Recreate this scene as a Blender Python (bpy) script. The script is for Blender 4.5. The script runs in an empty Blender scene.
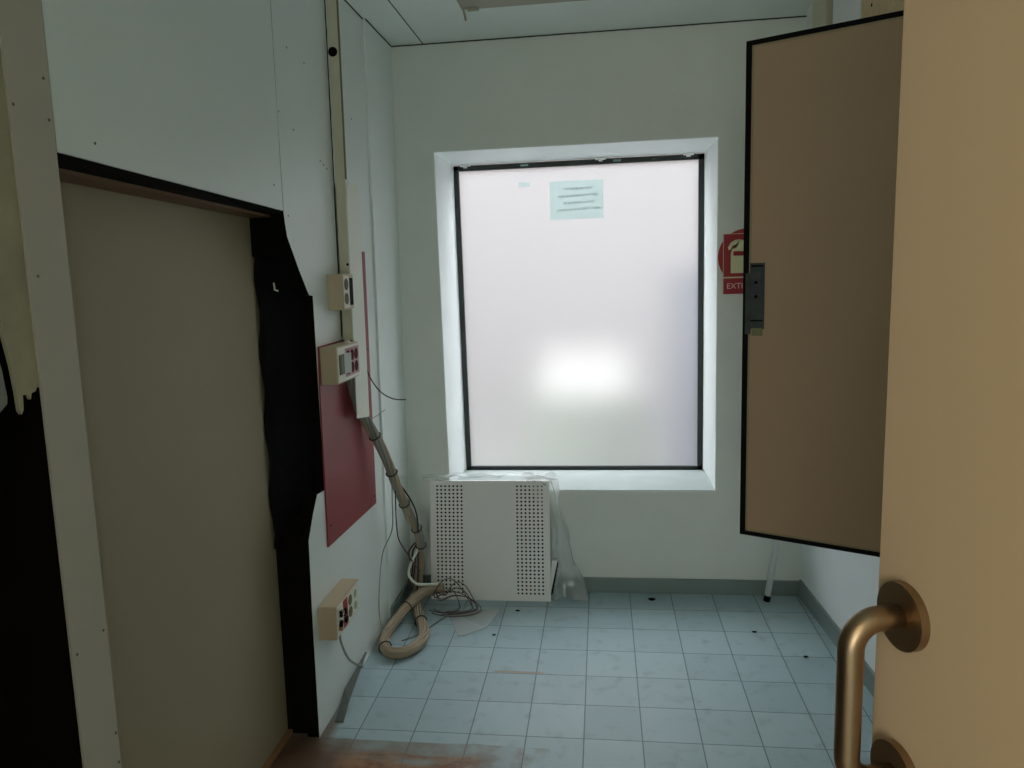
import bpy, bmesh, math, random
from mathutils import Vector, Matrix
random.seed(7)
S = bpy.context.scene
C = S.collection
PI = math.pi

# ------------------------------------------------------------------ camera, world, light, exposure
CAM = Vector((0, 0, 1.598))
yaw, pitch, roll = -0.1245, -0.1500, -0.0337
fw = Vector((math.sin(yaw)*math.cos(pitch), math.cos(yaw)*math.cos(pitch), math.sin(pitch)))
r0 = Vector((math.cos(yaw), -math.sin(yaw), 0)); u0 = r0.cross(fw)
rt = r0*math.cos(roll) + u0*math.sin(roll); up = -r0*math.sin(roll) + u0*math.cos(roll)
cd = bpy.data.cameras.new('camera'); cam = bpy.data.objects.new('camera', cd); C.objects.link(cam)
cd.sensor_fit = 'HORIZONTAL'; cd.sensor_width = 36; cd.lens = 734.4/1024*36; cd.clip_start = 0.02
M = Matrix((rt, up, -fw)).transposed().to_4x4(); M.translation = CAM
cam.matrix_world = M
S.camera = cam

W = bpy.data.worlds.new('sky'); S.world = W; W.use_nodes = True
bg = W.node_tree.nodes['Background']; bg.inputs[0].default_value = (0.91, 0.96, 1.0, 1); bg.inputs[1].default_value = 6.2

def area(name, loc, rot, sx, sy, power, col):
    l = bpy.data.lights.new(name, 'AREA'); l.shape = 'RECTANGLE'; l.size = sx; l.size_y = sy
    l.energy = power; l.color = col
    o = bpy.data.objects.new(name, l); o.location = loc; o.rotation_euler = rot; C.objects.link(o); return o
area('pane_spot_light', (-0.115, 5.00, 0.955), (-PI/2, 0, 0), 0.56, 0.32, 0.24, (1, 1, 1))       # added light that makes the bright spot on the frosted pane
area('hall_lamp', (-0.55, -1.2, 2.50), (0, 0, 0), 0.9, 0.25, 7.0, (1.0, 0.80, 0.58))    # light of the hall's ceiling lamp
area('hall_fill', (-0.48, -2.2, 1.40), (PI/2, 0, 0), 1.0, 1.5, 21.0, (0.96, 0.98, 0.95))   # added soft frontal fill behind the camera, no window there

S.view_settings.view_transform = 'Standard'; S.view_settings.look = 'None'
S.view_settings.gamma = 1; S.view_settings.use_curve_mapping = False
S.view_settings.exposure = 0.22
S.cycles.max_bounces = 14; S.cycles.diffuse_bounces = 10; S.cycles.transmission_bounces = 8; S.cycles.transparent_max_bounces = 12
S.cycles.use_denoising = True
S.cycles.caustics_reflective = False; S.cycles.caustics_refractive = True

# ------------------------------------------------------------------ materials
def lin(h):
    h = h.lstrip('#'); o = []
    for i in (0, 2, 4):
        c = int(h[i:i+2], 16)/255; o.append(c/12.92 if c <= .04045 else ((c+.055)/1.055)**2.4)
    return (*o, 1)
def mat(name, col, rough=.6, metal=0.0, var=.06, scale=6, bump=0.0, bscale=60, spec=.5):
    m = bpy.data.materials.new(name); m.use_nodes = True; nt = m.node_tree; b = nt.nodes['Principled BSDF']
    c = lin(col)
    tc = nt.nodes.new('ShaderNodeTexCoord'); n = nt.nodes.new('ShaderNodeTexNoise'); n.inputs['Scale'].default_value = scale; n.inputs['Detail'].default_value = 5
    nt.links.new(tc.outputs['Object'], n.inputs['Vector'])
    mx = nt.nodes.new('ShaderNodeMix'); mx.data_type = 'RGBA'
    mx.inputs[6].default_value = tuple(x*(1-var) for x in c[:3])+(1,); mx.inputs[7].default_value = tuple(min(1, x*(1+var)) for x in c[:3])+(1,)
    nt.links.new(n.outputs['Fac'], mx.inputs[0]); nt.links.new(mx.outputs[2], b.inputs['Base Color'])
    b.inputs['Roughness'].default_value = rough; b.inputs['Metallic'].default_value = metal; b.inputs['Specular IOR Level'].default_value = spec
    if bump:
        n2 = nt.nodes.new('ShaderNodeTexNoise'); n2.inputs['Scale'].default_value = bscale; nt.links.new(tc.outputs['Object'], n2.inputs['Vector'])
        bp = nt.nodes.new('ShaderNodeBump'); bp.inputs['Strength'].default_value = bump; bp.inputs['Distance'].default_value = .004
        nt.links.new(n2.outputs['Fac'], bp.inputs['Height']); nt.links.new(bp.outputs[0], b.inputs['Normal'])
    return m
m_back = mat('back_wall_paint', '#e0e3dc', .75, bump=.15)
m_left = mat('left_wall_laminate', '#dfe5e1', .33, var=.04, scale=3, bump=.05, bscale=20)
m_far = mat('left_wall_paint', '#e4ebe8', .42, var=.03, bump=.1)
m_right = mat('right_wall_paint', '#ebf1f1', .65, var=.04, bump=.1)
m_ceil = mat('ceiling_paint', '#e4ece8', .7, var=.03)
m_seam = mat('dark_joint', '#343a38', .8)
m_post = mat('post_paint', '#b2ab9c', .55, var=.05, scale=4)
m_dirty = mat('dirty_plaster', '#a19a80', .85, var=.35, scale=9, bump=.5)
m_dirty2 = mat('grimy_board', '#888a80', .85, var=.4, scale=14, bump=.4)
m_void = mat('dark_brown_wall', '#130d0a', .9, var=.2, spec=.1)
m_jamb = mat('dark_shaded_jamb', '#100c0a', .9, var=.2, scale=10, spec=.1)  # near-black, the shadow on the jamb is part of this colour
m_black = mat('black_rubber', '#080a0a', .8, spec=.15)
m_gasket = mat('window_gasket', '#16221f', .5)
m_panel = mat('olive_board', '#a0947a', .6, var=.07, scale=2.0, bump=.08, bscale=30)
m_wood = mat('raw_wood', '#9a7350', .6, var=.2, scale=14)
m_chip = mat('chipboard', '#c4ae88', .8, var=.25, scale=60, bump=.3)
m_reveal = mat('reveal_white', '#f0f5f5', .5, var=.02)
m_sill = mat('toned_down_sill', '#a2aba9', .6, var=.08, scale=8)  # colour darkened to hold down the strong light on the sill
m_base = mat('baseboard_tile', '#7c8a88', .4, var=.08)
m_trunk = mat('trunking_plastic', '#c9c4ac', .5, var=.04)
m_cover = mat('trunking_cover', '#dfe2d4', .45, var=.03)
m_box = mat('socket_box_plastic', '#bfae92', .5, var=.04)
m_face = mat('socket_face', '#e2dfce', .45)
m_pink = mat('pink_plate', '#c29a9c', .6, spec=.2)
m_rs = mat('dark_red_socket', '#5a0d1c', .6, spec=.05)
m_red = mat('maroon_paint', '#8e3c40', .45, var=.12, scale=3, spec=.35)
m_sred = mat('sign_red', '#a3202c', .4, var=.03)
m_olive = mat('olive_socket', '#77755a', .6, spec=.1)
m_green = mat('greenish_socket', '#9aa890', .5)
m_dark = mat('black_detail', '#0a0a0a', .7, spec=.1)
m_metal = mat('dull_steel', '#5b625f', .4, metal=.8, var=.2, scale=30)
m_brass = mat('brushed_bronze', '#9d8468', .36, metal=1.0, var=.06, scale=40)
m_door = mat('beige_door_laminate', '#cbac88', .55, var=.04, scale=3, spec=.4)
m_half = mat('brown_door_laminate', '#a68b6f', .5, var=.05, scale=3, spec=.4)
m_lip = mat('tan_edging', '#8f8062', .5)
m_tile = mat('tile_metal_white', '#ecebe6', .45, var=.02)
m_cab = mat('grey_beige_cable', '#a4937c', .5, var=.15, scale=12)
m_cabg = mat('grey_cable', '#8e9088', .5)
m_cabb = mat('brown_wire', '#54403b', .5)
m_tie = mat('black_tie', '#15120f', .5)
m_white = mat('white_enamel', '#dcdedb', .4)
m_lamp = mat('batten_metal', '#a5a190', .5)
m_lampoff = mat('lamp_lit_cover', '#f1e4c8', .5)
m_pict = mat('sign_cream', '#d9d8ab', .5)
m_text = mat('sign_letter', '#e0c0bd', .5)
m_strip = mat('loose_skirting', '#5b5f5a', .6, var=.3, scale=20)
m_grass = mat('yard_ground', '#565752', .9, spec=0, var=.2)
m_yard = mat('yard_pillar', '#383644', .8)
m_plant = mat('planter_green', '#666a5d', .8)
m_lock = mat('aged_lock_metal', '#3c423f', .5, metal=.5, var=.45, scale=45, bump=.3)
m_headw = mat('dark_wood_head', '#745840', .7, var=.2, scale=14)
m_skyblock = mat('sky_block_wall', '#585251', .8, spec=0)
m_tape = mat('teal_mark', '#8db0ab', .5)

def simple_shader(name, build):
    m = bpy.data.materials.new(name); m.use_nodes = True; nt = m.node_tree
    for n in list(nt.nodes):
        if n.type != 'OUTPUT_MATERIAL': nt.nodes.remove(n)
    out = nt.nodes['Material Output']; build(nt, out); return m
def _pane(nt, out):
    tr = nt.nodes.new('ShaderNodeBsdfTranslucent'); tr.inputs[0].default_value = (.93, .92, .92, 1)
    gl = nt.nodes.new('ShaderNodeBsdfGlossy'); gl.inputs['Roughness'].default_value = .35
    tc = nt.nodes.new('ShaderNodeTexCoord'); n = nt.nodes.new('ShaderNodeTexNoise'); n.inputs['Scale'].default_value = 9; n.inputs['Detail'].default_value = 6
    nt.links.new(tc.outputs['Object'], n.inputs['Vector'])
    rp = nt.nodes.new('ShaderNodeMapRange'); rp.inputs[1].default_value = .3; rp.inputs[2].default_value = .7; rp.inputs[3].default_value = .90; rp.inputs[4].default_value = .95
    nt.links.new(n.outputs['Fac'], rp.inputs[0])
    cb = nt.nodes.new('ShaderNodeCombineColor'); nt.links.new(rp.outputs[0], cb.inputs[0]); nt.links.new(rp.outputs[0], cb.inputs[1]); nt.links.new(rp.outputs[0], cb.inputs[2])
    nt.links.new(cb.outputs[0], tr.inputs[0])
    bp = nt.nodes.new('ShaderNodeBump'); bp.inputs['Strength'].default_value = .3; bp.inputs['Distance'].default_value = .01
    nt.links.new(n.outputs['Fac'], bp.inputs['Height']); nt.links.new(bp.outputs[0], gl.inputs['Normal'])
    rf = nt.nodes.new('ShaderNodeBsdfRefraction'); rf.inputs['Roughness'].default_value = .62; rf.inputs['IOR'].default_value = 1.45
    m0 = nt.nodes.new('ShaderNodeMixShader'); m0.inputs[0].default_value = .82; nt.links.new(tr.outputs[0], m0.inputs[1]); nt.links.new(rf.outputs[0], m0.inputs[2])
    nb = nt.nodes.new('ShaderNodeTexNoise'); nb.inputs['Scale'].default_value = 7; nb.inputs['Detail'].default_value = 8; nb.inputs['Distortion'].default_value = .8; nt.links.new(tc.outputs['Object'], nb.inputs['Vector'])
    b2_ = nt.nodes.new('ShaderNodeBump'); b2_.inputs['Strength'].default_value = .5; b2_.inputs['Distance'].default_value = .006
    nt.links.new(nb.outputs['Fac'], b2_.inputs['Height']); nt.links.new(b2_.outputs[0], rf.inputs['Normal'])
    mx = nt.nodes.new('ShaderNodeMixShader'); mx.inputs[0].default_value = .04
    nt.links.new(m0.outputs[0], mx.inputs[1]); nt.links.new(gl.outputs[0], mx.inputs[2]); nt.links.new(mx.outputs[0], out.inputs[0])
m_pane = simple_shader('frosted_film_pane', _pane)
def _paper(c):
    def f(nt, out):
        tr = nt.nodes.new('ShaderNodeBsdfTranslucent'); tr.inputs[0].default_value = c
        df = nt.nodes.new('ShaderNodeBsdfDiffuse'); df.inputs[0].default_value = c
        mx = nt.nodes.new('ShaderNodeMixShader'); mx.inputs[0].default_value = .15
        nt.links.new(tr.outputs[0], mx.inputs[1]); nt.links.new(df.outputs[0], mx.inputs[2]); nt.links.new(mx.outputs[0], out.inputs[0])
    return f
m_paper = simple_shader('thin_green_paper', _paper((.60, .66, .65, 1)))
m_ink = simple_shader('faint_ink', _paper((.84, .86, .86, 1)))
def _film(a):
    def f(nt, out):
        tp = nt.nodes.new('ShaderNodeBsdfTransparent'); df = nt.nodes.new('ShaderNodeBsdfDiffuse'); df.inputs[0].default_value = (.86, .9, .88, 1)
        tl = nt.nodes.new('ShaderNodeBsdfTranslucent'); tl.inputs[0].default_value = (.75, .78, .76, 1)
        gl = nt.nodes.new('ShaderNodeBsdfGlossy'); gl.inputs['Roughness'].default_value = .25
        a1 = nt.nodes.new('ShaderNodeMixShader'); a1.inputs[0].default_value = .4; nt.links.new(df.outputs[0], a1.inputs[1]); nt.links.new(tl.outputs[0], a1.inputs[2])
        a2 = nt.nodes.new('ShaderNodeMixShader'); a2.inputs[0].default_value = .25; nt.links.new(a1.outputs[0], a2.inputs[1]); nt.links.new(gl.outputs[0], a2.inputs[2])
        lw = nt.nodes.new('ShaderNodeLayerWeight'); lw.inputs[0].default_value = .35
        rp = nt.nodes.new('ShaderNodeMapRange'); rp.inputs[3].default_value = a; rp.inputs[4].default_value = .62; nt.links.new(lw.outputs['Facing'], rp.inputs[0])
        a3 = nt.nodes.new('ShaderNodeMixShader'); nt.links.new(rp.outputs[0], a3.inputs[0]); nt.links.new(tp.outputs[0], a3.inputs[1]); nt.links.new(a2.outputs[0], a3.inputs[2])
        nt.links.new(a3.outputs[0], out.inputs[0])
    return f
m_film = simple_shader('clear_plastic_film', _film(.40))
m_film2 = simple_shader('hazy_plastic_film', _film(.36))

def floor_material():
    m = bpy.data.materials.new('floor_tiles'); m.use_nodes = True; nt = m.node_tree; b = nt.nodes['Principled BSDF']; N = nt.nodes; L = nt.links
    tc = N.new('ShaderNodeTexCoord'); sp = N.new('ShaderNodeSeparateXYZ'); L.new(tc.outputs['Object'], sp.inputs[0])
    def mth(op, a, b_=None, c_=None):
        n = N.new('ShaderNodeMath'); n.operation = op
        for i, v in enumerate((a, b_, c_)):
            if v is None: continue
            if isinstance(v, (int, float)): n.inputs[i].default_value = v
            else: L.new(v, n.inputs[i])
        return n.outputs[0]
    def cell(out, o): return mth('DIVIDE', mth('SUBTRACT', out, o), .2)
    X, Y = sp.outputs[0], sp.outputs[1]
    ux, uy = cell(X, -.4832), cell(Y, 2.3313)
    def line(u, w): 
        f = mth('FRACT', mth('ADD', u, 100.5)); d = mth('ABSOLUTE', mth('SUBTRACT', f, .5)); return mth('LESS_THAN', d, w)
    grout = mth('MAXIMUM', line(ux, .0105), line(uy, .009))
    cx, cy = mth('FLOOR', ux), mth('FLOOR', uy)
    cv = N.new('ShaderNodeCombineXYZ'); L.new(cx, cv.inputs[0]); L.new(cy, cv.inputs[1])
    wn = N.new('ShaderNodeTexWhiteNoise'); wn.noise_dimensions = '2D'; L.new(cv.outputs[0], wn.inputs['Vector'])
    n1 = N.new('ShaderNodeTexNoise'); n1.inputs['Scale'].default_value = 7; n1.inputs['Detail'].default_value = 8; n1.inputs['Roughness'].default_value = .65; L.new(tc.outputs['Object'], n1.inputs['Vector'])
    def mix(f, a, b_):
        n = N.new('ShaderNodeMix'); n.data_type = 'RGBA'
        if isinstance(f, (int, float)): n.inputs[0].default_value = f
        else: L.new(f, n.inputs[0])
        for i, v in ((6, a), (7, b_)):
            if isinstance(v, tuple): n.inputs[i].default_value = v
            else: L.new(v, n.inputs[i])
        return n.outputs[2]
    base = mix(wn.outputs[0], lin('#9db3ba'), lin('#acc2c7'))
    base = mix(mth('MULTIPLY', n1.outputs[0], .45), base, lin('#97acb2'))
    # smudges
    n4 = N.new('ShaderNodeTexNoise'); n4.inputs['Scale'].default_value = 16; n4.inputs['Detail'].default_value = 6; L.new(tc.outputs['Object'], n4.inputs['Vector'])
    sm = N.new('ShaderNodeMapRange'); sm.inputs[1].default_value = .55; sm.inputs[2].default_value = .74; sm.inputs[3].default_value = 0; sm.inputs[4].default_value = .30; L.new(n4.outputs[0], sm.inputs[0])
    base = mix(sm.outputs[0], base, lin('#6c7775'))
    base = mix(mth('MULTIPLY', grout, .72), base, lin('#3d4a4d'))
    # warm dirt by the opening
    n2 = N.new('ShaderNodeTexNoise'); n2.inputs['Scale'].default_value = 5; n2.inputs['Detail'].default_value = 9; n2.inputs['Roughness'].default_value = .7
    mp = N.new('ShaderNodeMapping'); mp.inputs['Scale'].default_value = (.8, 2.6, 1); L.new(tc.outputs['Object'], mp.inputs[0]); L.new(mp.outputs[0], n2.inputs['Vector'])
    wob = mth('MULTIPLY', mth('SUBTRACT', n2.outputs[0], .5), .10)
    yy = mth('ADD', Y, mth('MULTIPLY', wob, .35)); xx = mth('ADD', X, wob)
    # older worn strip: Y < 2.265
    def ramp(v, lo, hi, a=0., b_=1.):
        n = N.new('ShaderNodeMapRange'); n.inputs[1].default_value = lo; n.inputs[2].default_value = hi; n.inputs[3].default_value = a; n.inputs[4].default_value = b_; L.new(v, n.inputs[0]); return n.outputs[0]
    band = mth('MULTIPLY', mth('MULTIPLY', mth('LESS_THAN', yy, 2.272), ramp(mth('ADD', X, mth('MULTIPLY', mth('SUBTRACT', n4.outputs[0], .5), .7)), -.22, -.42)), ramp(n1.outputs[0], .35, .6, .55, 1.))
    strip = mix(mth('MULTIPLY', n2.outputs[0], 1.1), lin('#83806f'), lin('#7b6650'))
    base = mix(mth('MULTIPLY', band, .80), base, strip)
    def ramp(v, lo, hi, a=0., b_=1.):
        n = N.new('ShaderNodeMapRange'); n.inputs[1].default_value = lo; n.inputs[2].default_value = hi; n.inputs[3].default_value = a; n.inputs[4].default_value = b_; L.new(v, n.inputs[0]); return n.outputs[0]
    rust = mth('MULTIPLY', mth('MULTIPLY', ramp(mth('ADD', Y, mth('MULTIPLY', wob, 1.3)), 2.225, 2.195), ramp(mth('ADD', X, mth('MULTIPLY', wob, 2)), -.38, -.45)), ramp(n2.outputs[0], .34, .52))
    base = mix(mth('MULTIPLY', rust, .9), base, mix(ramp(n4.outputs[0], .42, .6), lin('#7d4a28'), lin('#a17247')))
    # earth along the left wall's foot
    foot = mth('MULTIPLY', ramp(mth('ADD', X, mth('MULTIPLY', wob, .8)), -.955, -.985), ramp(Y, 2.5, 2.35))
    base = mix(mth('MULTIPLY', foot, .85), base, lin('#6b5340'))
    foot2 = mth('MULTIPLY', ramp(mth('ADD', X, mth('MULTIPLY', wob, 1.5)), -.86, -.93), ramp(mth('ADD', Y, wob), 2.30, 2.20))
    base = mix(mth('MULTIPLY', foot2, .8), base, lin('#5a4433'))
    # pale crumbly streak in one joint
    st = mth('MULTIPLY', mth('MULTIPLY', mth('LESS_THAN', mth('ABSOLUTE', mth('SUBTRACT', mth('ADD', Y, mth('MULTIPLY', wob, .25)), 2.742)), .009), ramp(X, -.47, -.44)), ramp(X, -.24, -.27))
    base = mix(mth('MULTIPLY', st, .8), base, lin('#a08d78'))
    L.new(base, b.inputs['Base Color'])
    rg = mth('ADD', mth('MULTIPLY', n1.outputs[0], .25), .33); L.new(rg, b.inputs['Roughness'])
    bp = N.new('ShaderNodeBump'); bp.inputs['Strength'].default_value = .4; bp.inputs['Distance'].default_value = .003; L.new(mth('SUBTRACT', 1, grout), bp.inputs['Height']); L.new(bp.outputs[0], b.inputs['Normal'])
    return m
m_floor = floor_material()

# ------------------------------------------------------------------ mesh helpers
def link(name, bm, m, parent=None, smooth=False):
    bmesh.ops.recalc_face_normals(bm, faces=bm.faces)
    me = bpy.data.meshes.new(name); bm.to_mesh(me); bm.free()
    o = bpy.data.objects.new(name, me); C.objects.link(o); me.materials.append(m)
    if smooth:
        for f in me.polygons: f.use_smooth = True
    if parent:
        bpy.context.view_layer.update(); o.parent = parent; o.matrix_parent_inverse = parent.matrix_world.inverted()
    return o
def bx(bm, a, b, bev=0, T=None):
    g = bmesh.new(); r = bmesh.ops.create_cube(g, size=1)
    a = Vector(a); b = Vector(b); c = (a+b)/2; d = b-a
    for v in g.verts: v.co = Vector((v.co.x*d.x, v.co.y*d.y, v.co.z*d.z)) + c
    if bev: bmesh.ops.bevel(g, geom=list(g.edges), offset=bev, segments=2, affect='EDGES', profile=.6)
    if T: g.transform(T)
    t = bpy.data.meshes.new('t'); g.to_mesh(t); g.free(); bm.from_mesh(t); bpy.data.meshes.remove(t)
def box(name, a, b, m, parent=None, bev=0):
    bm = bmesh.new(); bx(bm, a, b, bev); return link(name, bm, m, parent)
def prism(bm, lo, hi):                       # two matching rings
    a = [bm.verts.new(p) for p in lo]; b = [bm.verts.new(p) for p in hi]; n = len(a)
    bm.faces.new(a); bm.faces.new(b[::-1])
    for i in range(n): bm.faces.new((a[i], a[(i+1) % n], b[(i+1) % n], b[i]))
    fs = [f for f in bm.faces if len(f.verts) > 4]
    if fs: bmesh.ops.triangulate(bm, faces=fs)
def LW(y, z, off=0.0): return Vector((-1.01 + .018*z + off, y, z))     # the left partition leans a little
def RW(y, z, off=0.0): return Vector((.998 - .012*z - .058*(y-2.5) + off, y, z))
def lprism(name, poly, o0, o1, m, parent=None, F=LW, bev=0):
    bm = bmesh.new(); prism(bm, [F(y, z, o0) for y, z in poly], [F(y, z, o1) for y, z in poly])
    if bev: bmesh.ops.bevel(bm, geom=list(bm.edges), offset=bev, segments=2, affect='EDGES')
    return link(name, bm, m, parent)
def rect(y0, y1, z0, z1): return [(y0, z0), (y1, z0), (y1, z1), (y0, z1)]
def tube_bm(bm, pts, r, seg=8, smoothpath=True, rfun=None):
    P = [Vector(p) for p in pts]
    if smoothpath and len(P) > 2:
        Q = []
        for i in range(len(P)-1):
            p0 = P[max(i-1, 0)]; p1 = P[i]; p2 = P[i+1]; p3 = P[min(i+2, len(P)-1)]
            for k in range(6):
                t = k/6; Q.append(.5*((2*p1)+(-p0+p2)*t+(2*p0-5*p1+4*p2-p3)*t*t+(-p0+3*p1-3*p2+p3)*t**3))
        Q.append(P[-1]); P = Q
    rings = []; nrm = None
    for i, p in enumerate(P):
        t = (P[min(i+1, len(P)-1)] - P[max(i-1, 0)]).normalized()
        if nrm is None:
            nrm = t.orthogonal().normalized()
        nrm = (nrm - t*nrm.dot(t)).normalized(); bn = t.cross(nrm)
        rr = rfun(i/(len(P)-1)) if rfun else r
        rings.append([bm.verts.new(p + (nrm*math.cos(a)+bn*math.sin(a))*rr) for a in [2*PI*k/seg for k in range(seg)]])
    for i in range(len(rings)-1):
        for k in range(seg): bm.faces.new((rings[i][k], rings[i][(k+1) % seg], rings[i+1][(k+1) % seg], rings[i+1][k]))
    bm.faces.new(rings[0][::-1]); bm.faces.new(rings[-1])
    return P
def tube(name, pts, r, m, parent=None, seg=8, sp=True):
    bm = bmesh.new(); tube_bm(bm, pts, r, seg, sp); return link(name, bm, m, parent, True)
def disc_bm(bm, c, n, r, h, seg=24, sx=1.0):
    n = Vector(n).normalized(); a = n.orthogonal().normalized(); b = n.cross(a); c = Vector(c)
    lo = [c+(a*math.cos(t)+b*math.sin(t))*r for t in [2*PI*k/seg for k in range(seg)]]
    A = [bm.verts.new(p) for p in lo]; B = [bm.verts.new(p+n*h) for p in lo]
    bm.faces.new(A); bm.faces.new(B[::-1])
    for i in range(seg): bm.faces.new((A[i], A[(i+1) % seg], B[(i+1) % seg], B[i]))
def empty(name, loc, label=None, cat=None, group=None):
    o = bpy.data.objects.new(name, None); C.objects.link(o); o.location = loc; o.empty_display_size = .05
    if label: o['label'] = label; o['category'] = cat
    if group: o['group'] = group
    bpy.context.view_layer.update(); return o
def tag(o, label, cat, group=None):
    o['label'] = label; o['category'] = cat
    if group: o['group'] = group
    return o
def st(o): o['kind'] = 'structure'; return o

YB = 3.52; H = 2.657
# ------------------------------------------------------------------ room shell
st(box('floor', (-1.45, -2.3, -.06), (1.2, 3.56, 0), m_floor))
bm = bmesh.new(); bx(bm, (-1.45, -2.3, H), (1.2, 4.05, H+.1))
st(link('ceiling', bm, m_ceil))
st(box('trim_1', (-.803, -.2, H-.0015), (-.7985, YB, H+.01), m_seam))
st(box('trim_2', (-.955, YB-.005, H-.004), (.905, YB+.005, H+.004), m_seam))
st(lprism('trim_10', rect(3.135, 3.515, H-.005, H+.01), .008, .0125, m_seam)); st(lprism('trim_11', rect(2.86, 3.128, H-.005, H+.01), -.001, .0025, m_seam))
# back wall with its window hole
wx0, wx1, wz0, wz1 = -.776, .533, .525, 2.174
bm = bmesh.new()
bx(bm, (-1.45, YB, -.06), (wx0, 3.99, H+.05)); bx(bm, (wx1, YB, -.06), (1.2, 3.99, H+.05))
bx(bm, (wx0, YB, -.06), (wx1, 3.99, .500)); bx(bm, (wx0, YB, wz1), (wx1, 3.99, H+.05)); bx(bm, (wx0, YB, .4995), (wx1, YB+.004, .522))
st(link('wall_back', bm, m_back))
st(lprism('wall_right', rect(-2.3, 3.56, -.06, H+.05), 0, .2, m_right, F=RW))
st(box('wall_front', (-1.45, -2.4, -.06), (1.2, -2.25, H+.05), m_back))
bm = bmesh.new(); bx(bm, (.53, -.33, 0), (1.15, -.23, H)); bx(bm, (-1.0, -.33, 0), (-.62, -.23, H))
st(link('wall_partition', bm, m_back))
# left wall: outer shell far behind, lining panels in front
st(box('wall_left', (-1.45, -2.3, -.06), (-1.28, 3.56, H+.05), m_void))
st(lprism('wall_left', rect(3.13, 3.56, -.02, H+.02), -.05, .010, m_far))
edge = [(2.2395, H+.02), (2.92, H+.02), (3.13, H+.02), (3.13, 0.0), (2.272, 0.0), (2.274, .49), (2.281, .723), (2.330, .800), (2.376, .856), (2.447, .851),
        (2.441, 1.25), (2.437, 1.543), (2.405, 1.547), (2.393, 1.560), (2.330, 1.635), (2.256, 1.735), (2.2475, 1.770), (2.2395, 1.812)]
wl_near = st(lprism('wall_left', edge, -.0015, 0, m_left))
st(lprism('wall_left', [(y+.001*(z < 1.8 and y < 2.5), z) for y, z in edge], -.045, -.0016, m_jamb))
head = [(1.2745, 1.843), (2.2350, 1.813), (2.2350, H+.02), (1.2745, H+.02)]
wl_head = st(lprism('wall_left', head, -.005, 0, m_left))
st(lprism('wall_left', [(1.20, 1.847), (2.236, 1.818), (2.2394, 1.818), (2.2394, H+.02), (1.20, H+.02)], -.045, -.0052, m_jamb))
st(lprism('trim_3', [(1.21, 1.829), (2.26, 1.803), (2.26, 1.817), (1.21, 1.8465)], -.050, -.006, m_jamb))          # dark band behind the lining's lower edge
st(lprism('trim_4', [(1.21, 1.820), (2.40, 1.794), (2.40, 1.90), (1.21, 1.90)], -.25, -.0505, m_headw))   # wooden head of the recess
# torn cladding left of the post
st(lprism('wall_left', [(1.092, H+.02), (1.19, H+.02), (1.19, 1.434), (1.176, 1.425), (1.168, 1.431), (1.160, 1.421), (1.151, 1.4195), (1.148, 1.409), (1.144, 1.4185), (1.1315, 1.419), (1.1295, 1.394), (1.1245, 1.387), (1.1205, 1.393), (1.1185, 1.43), (1.1145, 1.47),
     (1.106, 1.52), (1.100, 1.60), (1.096, 1.75)], -.008, -.0015, m_dirty))
st(lprism('wall_left', [(-.25, H+.02), (1.083, H+.02), (1.087, 1.75), (1.092, 1.60), (1.097, 1.52), (1.106, 1.46), (1.110, 1.42), (1.108, 1.408), (1.06, 1.375), (-.25, 1.05)], -.05, -.012, m_dirty2))
st(lprism('wall_left', rect(-2.3, -.25, 0, H+.02), -.05, 0, m_far))
# door post
post = st(lprism('trim_5', rect(1.169, 1.269, 0, H), -.001, .003, m_post))
for y, z in ((1.178, 1.905), (1.258, 1.895), (1.182, .915), (1.258, .925), (1.188, .60), (1.262, .635), (1.255, 1.965), (1.19, 1.62), (1.262, .70)):
    bm = bmesh.new(); disc_bm(bm, LW(y, z, .003), (1, 0, 0), .0028, .0008, 10); link('nail_hole', bm, m_strip, post)
# side returns that close the recess
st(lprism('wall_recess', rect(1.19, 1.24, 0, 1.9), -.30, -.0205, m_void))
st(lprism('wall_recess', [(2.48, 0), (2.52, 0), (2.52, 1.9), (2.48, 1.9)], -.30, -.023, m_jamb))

# baseboards
st(box('baseboard_back', (-.97, YB-.012, 0), (.938, YB+.01, .075), m_base, bev=.002))
st(lprism('baseboard_right', rect(1.95, YB-.012, 0, .085), -.012, .01, m_base, F=RW))
st(lprism('baseboard_left', rect(3.132, YB-.012, 0, .075), .010, .022, m_base))

# jamb of the opening
st(lprism('trim_6', [(2.292, 0), (2.33, 0), (2.33, .80), (2.292, .76)], -.125, -.023, m_jamb))
st(lprism('trim_7', [(2.262, 1.68), (2.30, 1.66), (2.30, 1.82), (2.262, 1.83)], -.125, -.023, m_jamb))
# black rubber sheet bulging in the broken part
bm = bmesh.new(); rows = 22; ncol = 7; G = []
for i in range(rows+1):
    z = .70 + (1.80-.70)*i/rows; row = []
    for j in range(ncol+1):
        t = j/ncol; y = 2.262 + .205*t*(1 if .80 < z < 1.60 else max(.25, 1-abs(z-(.80 if z < 1 else 1.60))*5))
        off = -.118 + .09*t + .006*math.sin(i*1.3+j*2)
        row.append(bm.verts.new(LW(y, z, min(off, -.026))))
    G.append(row)
for i in range(rows):
    for j in range(ncol): bm.faces.new((G[i][j], G[i][j+1], G[i+1][j+1], G[i+1][j]))
sh = link('rubber_sheet', bm, m_black, None, True); md = sh.modifiers.new('t', 'SOLIDIFY'); md.thickness = .003
tag(sh, 'crumpled black sheet showing in the broken right edge of the wall opening', 'sheet')
# olive board inside the opening
bp_ = empty('backing_board', LW(1.8, 0, -.13), 'tall olive-brown board standing inside the left wall opening', 'board')
lprism('board', rect(1.24, 2.42, .001, 1.895), -.15, -.125, m_panel, bp_)
st_ = tag(lprism('floor_batten', rect(1.3, 2.40, 0.0005, .014), -.124, -.108, m_wood), 'thin bare wood batten along the foot of the olive board', 'batten')
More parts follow.
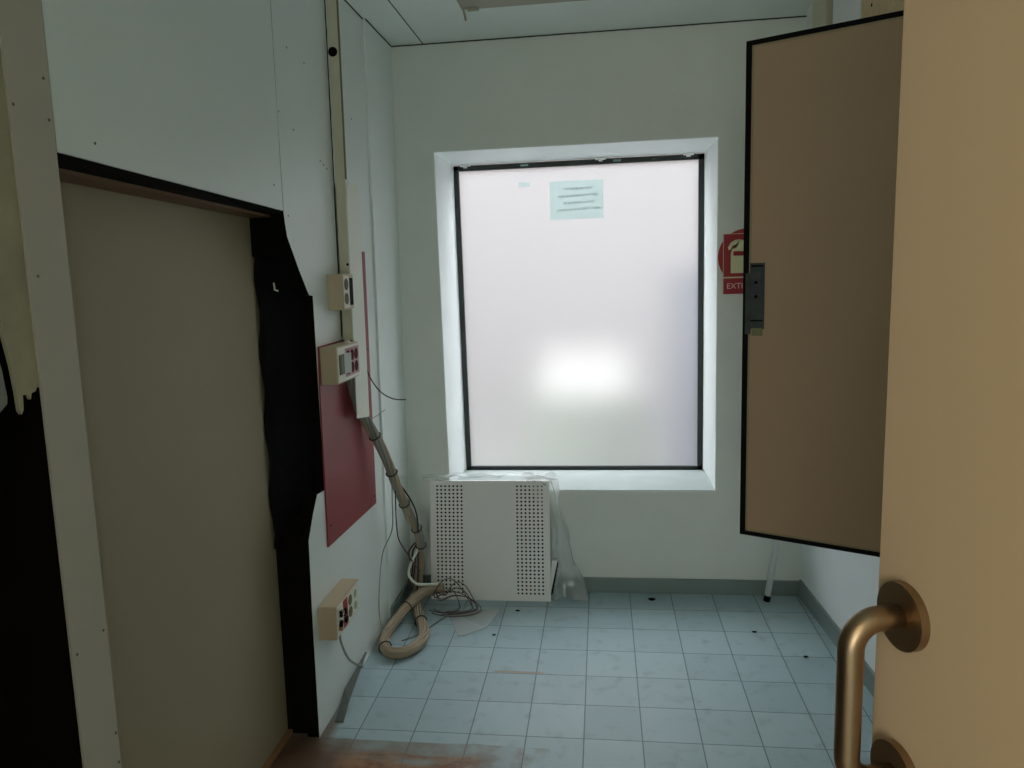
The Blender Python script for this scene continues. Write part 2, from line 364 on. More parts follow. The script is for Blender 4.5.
# small bright bracket on the edge and paint flake
bm = bmesh.new(); tube_bm(bm, [LW(2.262, 1.592, -.058), LW(2.264, 1.570, -.057), LW(2.276, 1.566, -.052)], .003, 6, False)
tag(link('bent_nail', bm, m_cover), 'small pale bent nail at the dark edge of the wall opening', 'nail')
# screws and marks on the lining
def spot(name, y, z, r, off=0.0, m=m_dark, F=LW, nx=1): 
    bm = bmesh.new(); disc_bm(bm, F(y, z, off), (nx, 0, 0), r, .001, 10); return bm
marks = [(2.245, 2.11), (2.35, 2.075), (2.335, 2.32), (2.47, 2.31), (2.57, 2.01), (2.60, 2.0), (2.63, 1.99), (2.18, 1.885), (1.38, 1.875), (2.27, 1.80), (2.93, 2.22)]
for y, z in marks:
    link('screw_head', spot('s', y, z, .003), m_strip, wl_head if y < 2.235 else wl_near)

# ------------------------------------------------------------------ window
win = empty('window_1', (-.12, 3.97, .55)); win['kind'] = 'structure'
bm = bmesh.new(); e = .003; D = 3.965
bx(bm, (wx0-.001, YB-.002, wz0+.0), (wx0+e, D, wz1)); bx(bm, (wx1-e, YB-.002, wz0), (wx1+.001, D, wz1))
bx(bm, (wx0, YB-.002, wz1-e), (wx1, D, wz1+.001))
link('reveal', bm, m_reveal, win)
bm = bmesh.new()
prism(bm, [(wx0, YB+.0045, .4995), (wx0, D, .4995), (wx0, D, .509), (wx0, YB+.0045, wz0+.001)], [(wx1, YB+.0045, .4995), (wx1, D, .4995), (wx1, D, .509), (wx1, YB+.0045, wz0+.001)])
link('window_sill', bm, m_sill, win)
g0, g1, h0, h1 = -.770, .529, .506, 2.166; w = .027
bm = bmesh.new()
bx(bm, (g0, 3.955, h0), (g0+w, 3.985, h1)); bx(bm, (g1-w, 3.955, h0), (g1, 3.985, h1))
bx(bm, (g0, 3.955, h0), (g1, 3.985, h0+.024)); bx(bm, (g0, 3.955, h1-.026), (g1, 3.985, h1))
link('window_frame', bm, m_gasket, win)
bm = bmesh.new(); bx(bm, (g0+.01, 3.968, h0+.01), (g1-.01, 3.972, h1-.01)); 
v = bmesh.new(); q = [v.verts.new(p) for p in ((g0+.01, 3.970, h0+.01), (g1-.01, 3.970, h0+.01), (g1-.01, 3.970, h1-.01), (g0+.01, 3.970, h1-.01))]; v.faces.new(q[::1]); bm.free()
link('glass_pane', v, m_pane, win)
for x in (-.704, .005, .449):
    bm = bmesh.new(); bx(bm, (x-.026, 3.940, h1-.006), (x+.026, 3.956, h1+.004), .001); bx(bm, (x-.010, 3.934, h1-.014), (x+.010, 3.956, h1+.0), .001)
    link('clip', bm, m_white, win)
for x in (-.391, .089):
    bm = bmesh.new(); bx(bm, (x-.020, 3.949, h1-.018), (x+.020, 3.956, h1-.009), .001); link('clip', bm, m_tape, win)
# notice stuck to the pane
nt_ = empty('paper_notice', (-.12, 3.966, 1.96), 'small pale green paper notice high on the frosted window', 'notice')
box('sheet', (-.262, 3.9655, 1.868), (.016, 3.9665, 2.064), m_paper, nt_)
random.seed(3)
for (x0, x1, z) in ((-.19, -.03, 2.022), (-.22, .0, 1.985), (-.19, -.02, 1.950), (-.225, .0, 1.915)):
    bm = bmesh.new(); x = x0
    while x < x1-.01:
        wd = random.uniform(.012, .03); dz = (x-x0)*.03; bx(bm, (x, 3.9645, z-.006+dz), (min(x+wd, x1), 3.9652, z+.006+dz)); x += wd+.004
    link('text_line', bm, m_ink, nt_)
tag(box('tape_scrap', (-.425, 3.9655, 2.046), (-.366, 3.9662, 2.067), m_paper), 'tiny teal tape scrap left of the notice on the window', 'tape')

# things in the yard behind the frosted pane
tag(box('yard_block', (.40, 4.75, -.2), (1.0, 5.05, 1.58), m_yard), 'dark blurred shape outside the right part of the frosted window', 'pillar')
st(box('ground', (-9, 4.0, -.3), (9, 9.5, -.2), m_grass))
st(box('wall_sky_block', (-9, 9.0, -.3), (9, 9.3, 3.7), m_skyblock))  # added wall, hides the low sky to keep the pane dimmer
tag(box('yard_planter', (-.50, 5.05, -.2), (.30, 5.3, .80), m_plant, bev=.02), 'greenish blurred block outside the bottom of the frosted window', 'planter')

# ------------------------------------------------------------------ extinguisher sign
sg = empty('extinguisher_sign', (.655, YB, 1.6), 'red fire extinguisher sign with cream pictogram on the back wall', 'sign')
box('board', (.557, YB-.006, 1.468), (.767, YB-.003, 1.742), m_sred, sg)
bm = bmesh.new()
for a_, b_ in (((.557, YB-.0064, 1.468), (.559, YB-.0058, 1.742)), ((.765, YB-.0064, 1.468), (.767, YB-.0058, 1.742)), ((.557, YB-.0064, 1.740), (.767, YB-.0058, 1.742))): bx(bm, a_, b_)
link('border', bm, m_pict, sg)
box('divider', (.559, YB-.0068, 1.5405), (.758, YB-.0058, 1.5465), m_pict, sg)
bm = bmesh.new()    # extinguisher silhouette: body, shoulder, valve, hose horn
cx = .631; yy = YB-.0075
body = [(-.040, 1.563), (.040, 1.563), (.040, 1.655), (.034, 1.672), (.014, 1.682), (.014, 1.692), (.050, 1.697), (.050, 1.706), (.012, 1.712), (-.002, 1.716), (-.020, 1.714),
        (-.040, 1.703), (-.054, 1.680), (-.050, 1.668), (-.040, 1.672), (-.034, 1.688), (-.014, 1.692), (-.014, 1.682), (-.034, 1.672), (-.040, 1.655)]
prism(bm, [(cx+x, yy, z) for x, z in body], [(cx+x, yy+.0015, z) for x, z in body]); link('pictogram', bm, m_pict, sg)
box('pictogram_band', (cx-.029, yy-.0008, 1.642), (cx+.029, yy, 1.662), m_sred, sg)
tx = bpy.data.curves.new('lettering', 'FONT'); tx.body = 'EXTINTOR'; tx.size = .036; tx.extrude = .0004; tx.align_x = 'LEFT'
tx.materials.append(m_text)
to = bpy.data.objects.new('lettering_curve', tx); C.objects.link(to); bpy.context.view_layer.update()
tm = bpy.data.meshes.new_from_object(to.evaluated_get(bpy.context.evaluated_depsgraph_get())); bpy.data.objects.remove(to)
tm.transform(Matrix.Translation((.573, YB-.0066, 1.493)) @ Matrix.Rotation(PI/2, 4, 'X'))
to = bpy.data.objects.new('lettering', tm); C.objects.link(to); bpy.context.view_layer.update()
to.parent = sg; to.matrix_parent_inverse = sg.matrix_world.inverted()
bm = bmesh.new(); disc_bm(bm, (.660, YB, 1.637), (0, -1, 0), .126, .0025, 48); 
tag(link('red_disc', bm, m_sred), 'round red disc mounted behind the extinguisher sign', 'disc')

# ------------------------------------------------------------------ left wall fittings
mb = tag(lprism('maroon_board', [(2.437, .640), (3.008, .622), (3.003, 1.705), (2.95, 1.705), (2.78, 1.705), (2.78, 1.367), (2.45, 1.367), (2.44, 1.2)], .0005, .006, m_red),
    'maroon painted board fixed low beside the opening, stepped at its top', 'board')
for y, z in ((2.47, .71), (2.985, .66), (2.985, 1.30), (2.985, .95)):
    link('screw', spot('s', y, z, .004, .006), m_dark, mb)
tr = empty('cable_trunking', LW(2.76, 1.05, 0), 'tall beige cable trunking running from ceiling down the left wall', 'trunking')
T0, T1 = 2.695, 2.835
lprism('channel', [(T0, 1.366), (T0+.004, 1.366), (T0+.004, H-.001), (T0, H-.001)], .0065, .043, m_trunk, tr)
lprism('channel_back', [(T0+.004, 1.366), (T1-.004, 1.366), (T1-.004, 1.95), (T0+.004, 1.95)], .0065, .009, m_cover, tr)
lprism('channel_side', [(T1-.004, 1.045), (T1, 1.045), (T1, 1.95), (T1-.004, 1.95)], .0065, .043, m_cover, tr)
lprism('cover', [(T0, 1.062), (T1+.008, 1.040), (T1, 1.955), (T0+.02, 1.955), (T0, 1.90)], .0435, .047, m_cover, tr)
lprism('channel_lip', [(T0, 1.96), (T0+.014, 1.96), (T0+.014, H-.001), (T0, H-.001)], .0435, .046, m_olive, tr)
bm = bmesh.new(); disc_bm(bm, Vector((LW(T0, 2.405, .021).x, T0, 2.405)), (0, -1, 0), .017, .0015, 20); link('round_knockout', bm, m_dark, tr)
bm = bmesh.new(); disc_bm(bm, Vector((LW(T0, 1.63, .038).x, T0, 1.65)), (0, -1, 0), .005, .0015, 12); link('screw_hole', bm, m_dark, tr)
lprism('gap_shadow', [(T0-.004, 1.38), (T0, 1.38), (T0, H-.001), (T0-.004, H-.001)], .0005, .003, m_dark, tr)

def fbox(root, y0, y1, z0, z1, d, o0=.0005):
    lprism('housing', rect(y0, y1, z0, z1), o0, d, m_box, root, bev=.002)
def oval(root, name, y, z, ry, rz, off, m, inner=None):
    bm = bmesh.new(); n = 20
    lo = [LW(y+ry*math.cos(2*PI*k/n), z+rz*math.sin(2*PI*k/n), off) for k in range(n)]; hi = [LW(y+ry*math.cos(2*PI*k/n), z+rz*math.sin(2*PI*k/n), off+.0015) for k in range(n)]
    A = [bm.verts.new(p) for p in lo]; B = [bm.verts.new(p) for p in hi]; bm.faces.new(A); bm.faces.new(B[::-1])
    for i in range(n): bm.faces.new((A[i], A[(i+1) % n], B[(i+1) % n], B[i]))
    o = link(name, bm, m, root)
    return o
b1 = empty('socket_box', LW(2.62, 1.48, 0), 'upper small beige socket box beside the trunking with two oval sockets', 'socket box')
fbox(b1, 2.575, 2.690, 1.485, 1.615, .057)
lprism('face_plate', rect(2.582, 2.64, 1.492, 1.608), .0572, .0588, m_face, b1)
for z in (1.577, 1.525):
    oval(b1, 'socket', 2.607, z, .020, .021, .059, m_olive)
lprism('recess', rect(2.648, 2.684, 1.50, 1.60), .0572, .0580, m_dark, b1)
b2 = empty('socket_box', LW(2.55, 1.235, 0), 'middle beige socket box with six dark red sockets on the maroon board', 'socket box')
fbox(b2, 2.452, 2.687, 1.230, 1.362, .066, .0065)
lprism('face_plate', rect(2.46, 2.68, 1.235, 1.357), .0662, .0680, m_face, b2)
lprism('pink_plate', rect(2.535, 2.68, 1.246, 1.348), .0682, .0695, m_pink, b2)
for y in (2.560, 2.604, 2.648):
    for z in (1.320, 1.274): oval(b2, 'socket', y, z, .0175, .020, .0697, m_rs)
lprism('switch_module', rect(2.470, 2.515, 1.262, 1.332), .0682, .0720, m_olive, b2)
lprism('label_strip', rect(2.483, 2.498, 1.27, 1.325), .0722, .0728, m_metal, b2)
bm = bmesh.new(); prism(bm, [LW(2.515, 1.262, .070), LW(2.548, 1.262, .086), LW(2.548, 1.334, .086), LW(2.515, 1.334, .070)], [LW(2.517, 1.262, .067), LW(2.55, 1.262, .083), LW(2.55, 1.334, .083), LW(2.517, 1.334, .067)])
link('open_flap', bm, m_white, b2)
lprism('top_latch', rect(2.60, 2.62, 1.363, 1.372), .045, .06, m_face, b2)
b3 = empty('socket_box', LW(2.43, .35, 0), 'lowest beige socket box near the floor with broken red module', 'socket box')
fbox(b3, 2.315, 2.560, .345, .468, .066)
lprism('face_plate', rect(2.322, 2.553, .351, .462), .0662, .0680, m_face, b3)
lprism('red_module', rect(2.385, 2.425, .356, .458), .0682, .0700, m_sred, b3)
oval(b3, 'socket', 2.457, .430, .018, .020, .0682, m_olive); oval(b3, 'socket', 2.457, .385, .018, .020, .0682, m_olive)
oval(b3, 'socket', 2.512, .430, .014, .016, .0682, m_green); oval(b3, 'socket', 2.512, .385, .014, .016, .0682, m_green)
random.seed(5)
for k in range(12):
    y = random.uniform(2.335, 2.405); z = random.uniform(.365, .44); s = random.uniform(.005, .010)
    lprism('broken_part', rect(y-s, y+s, z-s, z+s*.8), .0702, .0702+random.uniform(.004, .012), random.choice([m_dark, m_dark, m_white, m_wood]), b3)
tag(tube('power_cord', [LW(2.40, .344, .045), LW(2.43, .28, .035), LW(2.50, .18, .03), LW(2.58, .11, .025), LW(2.66, .05, .03)], .0045, m_cabg), 'short grey cord dangling from the lowest socket box', 'cord')

# loose skirting strip on the floor along the left wall
bm = bmesh.new(); prism(bm, [(-.985, 2.36, .001), (-.955, 2.36, .001), (-.965, 2.43, .02), (-.994, 2.75, .055), (-1.000, 2.75, .055), (-1.002, 2.5, .035)],
                        [(-.985, 2.36, .008), (-.955, 2.36, .008), (-.96, 2.44, .032), (-.988, 2.75, .062), (-.996, 2.75, .064), (-.998, 2.5, .045)])
tag(link('skirting_strip', bm, m_strip), 'loose dirty grey skirting strip lying along the foot of the left wall', 'strip')

# ------------------------------------------------------------------ cables
def bundle(name, path, R, n, r, m, label, cat, twist=2.0, ties=(), seg=6, mats=None):
    bm0 = bmesh.new(); P = tube_bm(bm0, path, R, 6); bm0.free()
    root = empty(name, P[0], label, cat)
    nrm = None; frames = []
    for i, p in enumerate(P):
        t = (P[min(i+1, len(P)-1)] - P[max(i-1, 0)]).normalized()
        if nrm is None: nrm = t.orthogonal().normalized()
        nrm = (nrm - t*nrm.dot(t)).normalized(); frames.append((t, nrm.copy(), t.cross(nrm)))
    for k in range(n):
        ring = 0 if k == 0 else 1; ph = 2*PI*k/(n-1)
        pts = []
        for i, p in enumerate(P):
            s = i/(len(P)-1); a = ph + twist*s*PI + .25*math.sin(9*s+k)
            rr = (R-r)*ring*(1+.10*math.sin(14*s+k*1.7))
            pts.append(p + frames[i][1]*math.cos(a)*rr + frames[i][2]*math.sin(a)*rr)
        mm = (mats[k % len(mats)] if mats else m)
        tube('strand', pts, r*(1.6 if k == 0 else 1), mm, root, seg, False)
    for s in ties:
        i = int(s*(len(P)-1)); t, a, b = frames[i]
        bm = bmesh.new(); c = P[i]; nn = 16
        tube_bm(bm, [c + (a*math.cos(2*PI*q/nn)+b*math.sin(2*PI*q/nn))*(R+.003) for q in range(nn+1)], .0028, 5, False); link('tie', bm, m_tie, root)
    return root
bundle('cable_bundle', [LW(2.70, 1.222, .024), LW(2.735, 1.17, .022), LW(2.79, 1.09, .020), LW(2.85, 1.022, .030), (-.925, 2.95, .855), (-.903, 3.05, .668), (-.885, 3.15, .519), (-.872, 3.24, .395), (-.880, 3.30, .30)],
       .0215, 8, .0085, m_cab, 'thick grey cable bundle sagging from the trunking end to the corner', 'cable bundle', ties=(.45, .58, .70, .84, .96), mats=[m_cabg, m_cab, m_cabg])
bundle('cable_bundle', [(-.885, 3.31, .36), (-.905, 3.37, .25), (-.925, 3.40, .14), (-.93, 3.38, .055), (-.915, 3.28, .034), (-.865, 3.14, .030), (-.815, 3.02, .028), (-.800, 2.93, .028), (-.835, 2.84, .028),
        (-.90, 2.815, .028), (-.952, 2.87, .028), (-.972, 2.97, .030), (-.955, 3.10, .045), (-.915, 3.20, .075), (-.88, 3.27, .085), (-.83, 3.33, .080), (-.79, 3.34, .085)],
       .024, 13, .0066, m_cab, 'beige cable bundle coiled in a loop on the floor tiles by the corner', 'cable bundle', ties=(.34, .62, .80), twist=3)
tag(tube('thin_wire', [LW(2.90, 1.30, .012), LW(2.94, 1.20, .02), LW(3.0, 1.12, .045), LW(3.06, 1.075, .085), LW(3.12, 1.06, .125)], .0026, m_tie), 'thin black wire curling out from behind the trunking foot', 'wire')
tag(tube('thin_wire', [LW(2.86, 1.03, .03), LW(2.93, 1.02, .04), LW(3.02, 1.035, .06)], .0014, m_cabg), 'hair-thin grey wire sticking out at the trunking foot', 'wire')
tag(tube('thin_wire', [(-.915, 3.00, .73), (-.925, 3.02, .62), (-.93, 3.01, .50), (-.97, 2.98, .40), (-.985, 2.95, .25), (-.985, 2.93, .14), (-.975, 2.94, .07), (-.955, 2.97, .06)], .0024, m_cabg), 'thin grey wire hanging in a long bow beside the left wall', 'wire')
tag(tube('thin_wire', [(-.905, 3.02, .74), (-.917, 3.04, .58), (-.923, 3.06, .50), (-.925, 3.09, .42), (-.90, 3.14, .33), (-.88, 3.17, .27), (-.87, 3.22, .22)], .0028, m_cabb), 'thin brown wire hanging below the sagging bundle', 'wire')
tag(tube('white_cable', [(-.88, 3.27, .36), (-.895, 3.29, .30), (-.925, 3.27, .24), (-.935, 3.25, .19), (-.905, 3.25, .145), (-.86, 3.26, .135), (-.80, 3.27, .135)], .0065, m_cover), 'short white cable curving from the bundle towards the perforated tile', 'cable')
tag(tube('black_cable', [(-.893, 3.04, .70), (-.860, 3.10, .60), (-.850, 3.14, .52), (-.862, 3.19, .42)], .004, m_tie), 'short black cable bowing out beside the sagging bundle', 'cable')
hw = empty('hanging_wires', (-.90, 3.34, .2), 'strand of dark brown and grey wires hanging in the corner behind the coil', 'wires')
for k in range(5):
    x = -.905 - .012*k
    tube('wire', [(-.876-.004*k, 3.30+.006*k, .34), (x+.01*math.sin(k), 3.33+.01*k, .26), (x-.01, 3.35+.01*k, .17), (x-.015, 3.33, .07+.006*k)], .004, [m_cabb, m_cabg, m_cabb, m_tie, m_cabb][k], hw)
random.seed(11)
wt = empty('wire_tangle', (-.73, 3.25, 0), 'tangle of thin brown wires on the floor against the perforated tile', 'wires')
for k in range(7):
    cx, cy = random.uniform(-.76, -.70), random.uniform(3.24, 3.27); rx, ry = random.uniform(.06, .13), random.uniform(.04, .07); pts = [(-.82, 3.31-.004*k, .07+.004*k)]
    a0 = random.uniform(1.6, 2.6); ln = random.uniform(3.5, 5.5); hz = random.uniform(.02, .14)
    for i in range(10):
        a = a0 - ln*i/9; pts.append((cx+rx*math.cos(a), cy+ry*math.sin(a), max(.006, .02+hz*max(0, math.sin(a))*(.6+.4*math.sin(i)))))
    tube('wire', pts, .0022, m_cabb, wt)
tag(tube('grey_wire', [(-.90, 2.96, .005), (-.84, 3.02, .006), (-.80, 3.10, .006), (-.75, 3.20, .006), (-.70, 3.30, .008)], .003, m_cabg), 'thin grey wire lying across the floor under the coil', 'wire')

# ------------------------------------------------------------------ perforated tile leaning on the wall
def perforated():
    root = empty('perforated_tile', (-.577, 3.40, 0), 'white perforated metal ceiling tile leaning against the wall under the window', 'tile')
    Wd, Hh = .597, .590; x0 = -.866
    ang = math.atan2(.096, .583)
    T = Matrix.Translation((0, 3.388, .001)) @ Matrix.Rotation(-ang, 4, 'X')
    bm = bmesh.new(); p = .0205; r = .0052; cache = {}
    def V(x, z):
        k = (round(x, 5), round(z, 5))
        if k not in cache: cache[k] = bm.verts.new((x0+x, 0, z))
        return cache[k]
    nx, nz = 7, 29; zb = .028; zt = zb+nz*.0188
    blocks = (.026, Wd-.026-7*p)
    def holes(bx0):
        for i in range(nx):
            for j in range(nz):
                cx = bx0+p*(i+.5); cz = zb+.0188*(j+.5); hx, hz = p/2, .0094
                out = []; inn = []
                for q in range(8):
                    a = PI/4*q
                    ox = cx+hx*(1 if q in (0, 1, 7) else (-1 if q in (3, 4, 5) else 0)); oz = cz+hz*(1 if q in (1, 2, 3) else (-1 if q in (5, 6, 7) else 0))
                    out.append(V(ox, oz)); inn.append(bm.verts.new((x0+cx+r*math.cos(a), 0, cz+r*math.sin(a))))
                for q in range(8): bm.faces.new((out[q], out[(q+1) % 8], inn[(q+1) % 8], inn[q]))
    for b0 in blocks: holes(b0)
    def quad(xa, xb, za, zb_):
        bm.faces.new([bm.verts.new((x0+xa, 0, za)), bm.verts.new((x0+xb, 0, za)), bm.verts.new((x0+xb, 0, zb_)), bm.verts.new((x0+xa, 0, zb_))])
    e1, e2 = blocks[0]+nx*p, blocks[1]+nx*p
    quad(0, blocks[0], zb, zt); quad(e1, blocks[1], zb, zt); quad(e2, Wd, zb, zt); quad(0, Wd, 0, zb); quad(0, Wd, zt, Hh)
    bm.transform(T); f = link('perforated_face', bm, m_tile, root)
    bm = bmesh.new()
    for a, b in (((0, .0005, 0), (.0015, .03, Hh)), ((Wd-.0015, .0005, 0), (Wd, .03, Hh)), ((0, .0005, 0), (Wd, .03, .0015)), ((0, .0005, Hh-.0015), (Wd, .03, Hh))):
        bx(bm, (x0+a[0], a[1], a[2]), (x0+b[0], b[1], b[2]))
    bm.transform(T); link('folded_edge', bm, m_tile, root)
    bm = bmesh.new(); bx(bm, (x0+.002, .026, .002), (x0+Wd-.002, .029, Hh-.002)); bm.transform(T); link('hole_dark_sheet', bm, m_dark, root)  # black sheet stands in for the shade inside the tile
perforated()
# folded metal profile beside it
bm = bmesh.new(); prism(bm, [(-.262, 3.44, .19), (-.235, 3.44, .195), (-.238, 3.44, .165), (-.268, 3.42, .03), (-.276, 3.42, .03), (-.262, 3.44, .165)], [(-.262, 3.49, .19), (-.235, 3.49, .195), (-.238, 3.49, .165), (-.268, 3.47, .03), (-.276, 3.47, .03), (-.262, 3.49, .165)])
pf = tag(link('metal_profile', bm, m_white), 'small folded white metal profile standing behind the perforated tile', 'profile')
bm = bmesh.new(); prism(bm, [(-.236, 3.437, .185), (-.230, 3.437, .185), (-.262, 3.417, .02), (-.272, 3.417, .02)], [(-.236, 3.44, .185), (-.230, 3.44, .185), (-.262, 3.42, .02), (-.272, 3.42, .02)]); link('dark_groove', bm, m_dark, pf)

# plastic film over the tile
def film():
    bm = bmesh.new(); G = []; n, mcol = 30, 22
    for i in range(n+1):
        t = i/n; z = .615*(1-t)**1.0+.004; row = []
        xr = -.235 + .05*t + .11*t*t + .010*math.sin(t*17)
        xl = -.40 + .10*min(1, t*3)
        for j in range(mcol+1):
            s = j/mcol; x = xl+(xr-xl)*s
            y = 3.485 - .05*t*(.3+.7*s) + .014*math.sin(s*8+t*3)*t + .003*math.sin(s*19+t*7)*(.3+t)
            zz = z + .012*math.sin(s*9)*(1-t)
            if z < .06: y -= .06*(1-z/.06)*(.4+.6*math.sin(s*7)**2)
            row.append(bm.verts.new((x, min(y, 3.503), max(.003, zz))))
        G.append(row)
    for i in range(n):
        for j in range(mcol): bm.faces.new((G[i][j], G[i][j+1], G[i+1][j+1], G[i+1][j]))
    root = empty('plastic_film', (-.3, 3.45, 0), 'crumpled clear plastic film draped over the perforated tile, pooling at its right', 'plastic film')
    link('hanging_part', bm, m_film, root, True)
    bm = bmesh.new(); G = []; n2 = 40
    for i in range(n2+1):
        s = i/n2; x = -.90 + .68*s; row = []
        zt = .606 + .016*math.sin(s*PI) + .005*math.sin(s*31)
        for (dy, dz) in ((-.020, -.014-.006*math.sin(s*17)), (-.016, -.006), (.0, .0), (.018, -.002)):
            row.append(bm.verts.new((x, 3.486+dy+.002*math.sin(s*40), zt+dz)))
        G.append(row)
    for i in range(n2):
        for j in range(3): bm.faces.new((G[i][j], G[i][j+1], G[i+1][j+1], G[i+1][j]))
    link('top_fold', bm, m_film2, root, True)
    # creases
    for pts in ([(-.262, 3.470, .60), (-.235, 3.462, .50), (-.205, 3.452, .38), (-.170, 3.44, .25), (-.155, 3.43, .17)],):
        tube('crease', pts, .0028, m_film2, root, 6)
film()
bm = bmesh.new(); prism(bm, [(-.765, 3.262, .002), (-.50, 3.285, .006), (-.545, 3.10, .004), (-.565, 3.075, .008), (-.635, 3.02, .003), (-.66, 3.02, .003)], [(-.765, 3.262, .0035), (-.50, 3.285, .0075), (-.545, 3.10, .0055), (-.565, 3.075, .0095), (-.635, 3.02, .0045), (-.66, 3.02, .0045)])
tag(link('plastic_scrap', bm, m_film2), 'triangular scrap of hazy plastic lying flat on the floor tiles', 'plastic scrap')
def crumb(name, x, y, s, label, cat, m=m_dark):
    bm = bmesh.new(); bmesh.ops.create_icosphere(bm, subdivisions=2, radius=1)
    for v in bm.verts: v.co = Vector((v.co.x*s*(1+.3*math.sin(v.co.y*5)), v.co.y*s*.7, v.co.z*s*.35)) + Vector((x, y, s*.33))
    tag(link(name, bm, m), label, cat)
crumb('dark_pebble', .221, 3.43, .017, 'small black pebble of debris on the tiles near the back wall', 'debris')
crumb('dark_crumb', .81, 2.93, .008, 'tiny dark crumb on the tiles near the right wall', 'debris')
crumb('dark_crumb', .645, 3.13, .009, 'tiny dark crumb on the tiles short of the white pole', 'debris')
crumb('dark_crumb', -.42, 3.28, .010, 'tiny dark crumb on the tiles beside the plastic scrap', 'debris')
crumb('dark_crumb', -.50, 3.04, .008, 'tiny dark crumb in front of the plastic scrap tip', 'debris')

# white pole leaning in the right corner
pr = empty('white_pole', (.776, 3.45, 0), 'thin white pole with black foot leaning into the right corner', 'pole')
tube('shaft', [(.768, 3.445, .028), (.855, 3.475, .62)], .0145, m_white, pr, 12, False)
tube('rubber_foot', [(.7635, 3.444, .002), (.769, 3.445, .030)], .0155, m_dark, pr, 12, False)

# ------------------------------------------------------------------ right wall upper fittings
tag(lprism('wall_conduit_box', rect(3.20, 3.36, 1.55, H), -.035, .0, m_trunk, F=RW, bev=.003), 'beige boxed-in column high on the right wall near the corner', 'column')
st(lprism('trim_8', rect(3.362, 3.44, 1.55, H), -.032, .0, m_white, F=RW)); st(lprism('trim_9', rect(3.172, 3.198, 1.55, H), -.006, .0, m_dark, F=RW))
tag(lprism('white_board', rect(2.90, 3.17, 1.6, H), -.02, -.001, m_white, F=RW), 'white board high on the right wall beside the beige column', 'board')
cb = tag(lprism('chipboard_panel', rect(2.15, 2.885, 1.6, H), -.022, -.001, m_chip, F=RW), 'raw chipboard panel at the top of the right wall', 'board')
for y, z in ((2.80, 2.46), (2.60, 2.42), (2.50, 2.37)): link('screw', spot('s', y, z, .006, -.023, F=RW, nx=1), m_dark, cb)

# ------------------------------------------------------------------ half-height brown door
P0 = Vector((.4055, 2.20, 0)); d = Vector((.8935, -.449, 0)).normalized(); n = Vector((d.y, -d.x, 0))   # n faces the camera
if n.y > 0: n = -n
def frame(P, d, n): return Matrix(((d.x, n.x, 0, P.x), (d.y, n.y, 0, P.y), (0, 0, 1, 0), (0, 0, 0, 1)))
T = frame(P0, d, n); L_ = .625; z0, z1 = .793, 2.205
hd = empty('half_door', P0 + d*L_ + Vector((0, 0, z0)), 'brown half-height door leaf with black edging, open in mid air on the right', 'door')
def tbx(name, a, b, m, parent, T, bev=0):
    bm = bmesh.new(); bx(bm, a, b, bev); bm.transform(T); return link(name, bm, m, parent)
tbx('leaf', (.006, -.034, z0+.006), (L_, 0, z1-.006), m_half, hd, T)
bm = bmesh.new()
for a, b in (((0, -.038, z0), (.0165, .003, z1)), ((0, -.038, z0), (L_, .003, z0+.0135)), ((0, -.038, z1-.0135), (L_, .003, z1))): bx(bm, a, b, .002)
bm.transform(T); link('edge_gasket', bm, m_black, hd)
bm = bmesh.new()
for a, b in (((.0168, 0, z0+.014), (.022, .0022, z1-.014)), ((.0168, 0, z0+.014), (L_, .0022, z0+.019)), ((.0168, 0, z1-.019), (L_, .0022, z1-.014))): bx(bm, a, b)
bm.transform(T); link('edging_strip', bm, m_lip, hd)
lk = tbx('lock_plate', (.020, .0023, 1.415), (.062, .005, 1.603), m_lock, hd, T, .001)
tbx('lock_tongue', (.008, .0031, 1.40), (.024, .005, 1.575), m_lock, hd, T)
tbx('lock_foot', (.027, .0023, 1.396), (.057, .006, 1.418), m_olive, hd, T, .001)
for zz in (1.548, 1.508):
    bm = bmesh.new(); disc_bm(bm, T @ Vector((.038, .005, zz)), n, .005, .0012, 14); link('keyhole', bm, m_dark, lk)
for zz in (1.595, 1.44): 
    tbx('lock_groove', (.024, .005, zz-.003), (.058, .0057, zz+.002), m_dark, lk, T)
for zz in (1.0, 2.0):
    q = P0 + d*L_; bm = bmesh.new(); disc_bm(bm, (q.x+.008, q.y-.002, zz), (0, 0, 1), .009, .09, 14); link('hinge', bm, m_metal, hd)
st(box('door_1', (.975, 1.84, 0), (1.06, 1.905, 2.3), m_half))

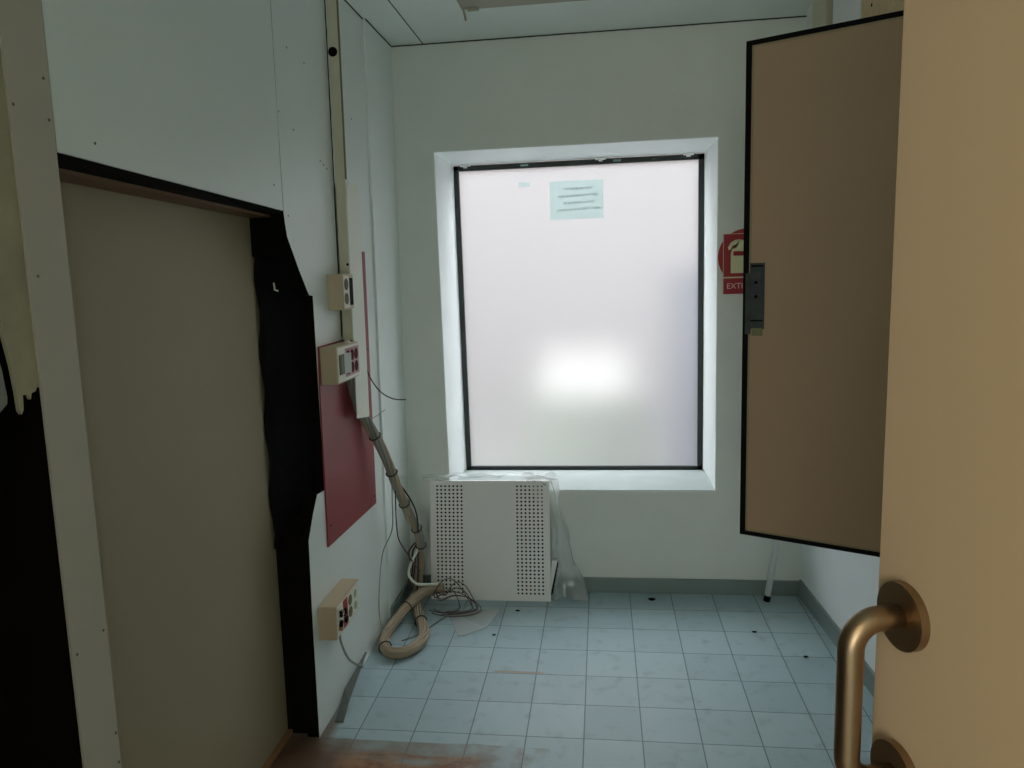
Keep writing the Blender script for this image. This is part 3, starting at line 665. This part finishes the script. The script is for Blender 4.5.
# ------------------------------------------------------------------ near door with pull handle
E0 = Vector((.2560, .6951, 0)); d = Vector((.26106, -.96532, 0)).normalized(); n = Vector((-.96532, -.26106, 0)).normalized()
T = frame(E0, d, n)
nd = empty('door_leaf', E0 + d*.93, 'wide beige door leaf standing open in the right foreground', 'door')
tbx('leaf', (0, -.040, .008), (.93, 0, 2.10), m_door, nd, T, .0015)
hb = empty('pull_handle', E0 + d*.041 + n*.001 + Vector((0, 0, 1.2)))
hb.parent = nd; hb.matrix_parent_inverse = nd.matrix_world.inverted(); bpy.context.view_layer.update()
so = .053; ya = .041; zt, zb = 1.283, 1.127
for z in (zt, zb):
    bm = bmesh.new(); c = T @ Vector((ya, 0, z)); disc_bm(bm, c, n, .0305, .008, 48)
    bmesh.ops.bevel(bm, geom=[e_ for e_ in bm.edges if len(e_.link_faces) == 2 and e_.calc_face_angle(0) > 1.2], offset=.0015, segments=3, affect='EDGES')
    o = link('rosette', bm, m_brass, hb, True)
    md = o.modifiers.new('es', 'EDGE_SPLIT'); md.split_angle = .6
R_ = .026; pts = [T @ Vector((ya, .006, zt))]
for k in range(9):
    a = PI/2*k/8; pts.append(T @ Vector((ya, so-R_+R_*math.sin(a), zt-R_+R_*math.cos(a))))
for k in range(9):
    a = PI/2*k/8; pts.append(T @ Vector((ya, so-R_+R_*math.cos(a), zb+R_-R_*math.sin(a))))
pts.append(T @ Vector((ya, .006, zb)))
tube('grip', pts, .0112, m_brass, hb, 24, False)

# ------------------------------------------------------------------ ceiling fixtures
lb = empty('batten_lamp', (.07, 2.94, H), 'tan metal batten of an unlit ceiling lamp, its tube missing', 'ceiling lamp')
box('casing', (-.525, 2.86, 2.617), (.68, 3.010, H-.0005), m_lamp, lb, .003)
tube('dangling_wire', [(-.515, 2.995, 2.617), (-.512, 3.00, 2.60), (-.508, 3.00, 2.575)], .005, m_lamp, lb, 8)
box('end_clip', (-.50, 2.985, 2.606), (-.455, 3.0, 2.617), m_lamp, lb, .002)
bm = bmesh.new(); disc_bm(bm, (-.085, 3.022, H-.0005), (0, 0, -1), .007, .006, 14); tag(link('ceiling_screw', bm, m_dark), 'small dark screw in the ceiling beside the lamp batten', 'screw')
hl = empty('hall_lamp', (-.55, -1.2, H), 'lit ceiling lamp of the hall behind the doorway', 'ceiling lamp')
box('casing', (-1.0, -1.35, 2.53), (-.10, -1.05, H-.0005), m_lamp, hl, .003)
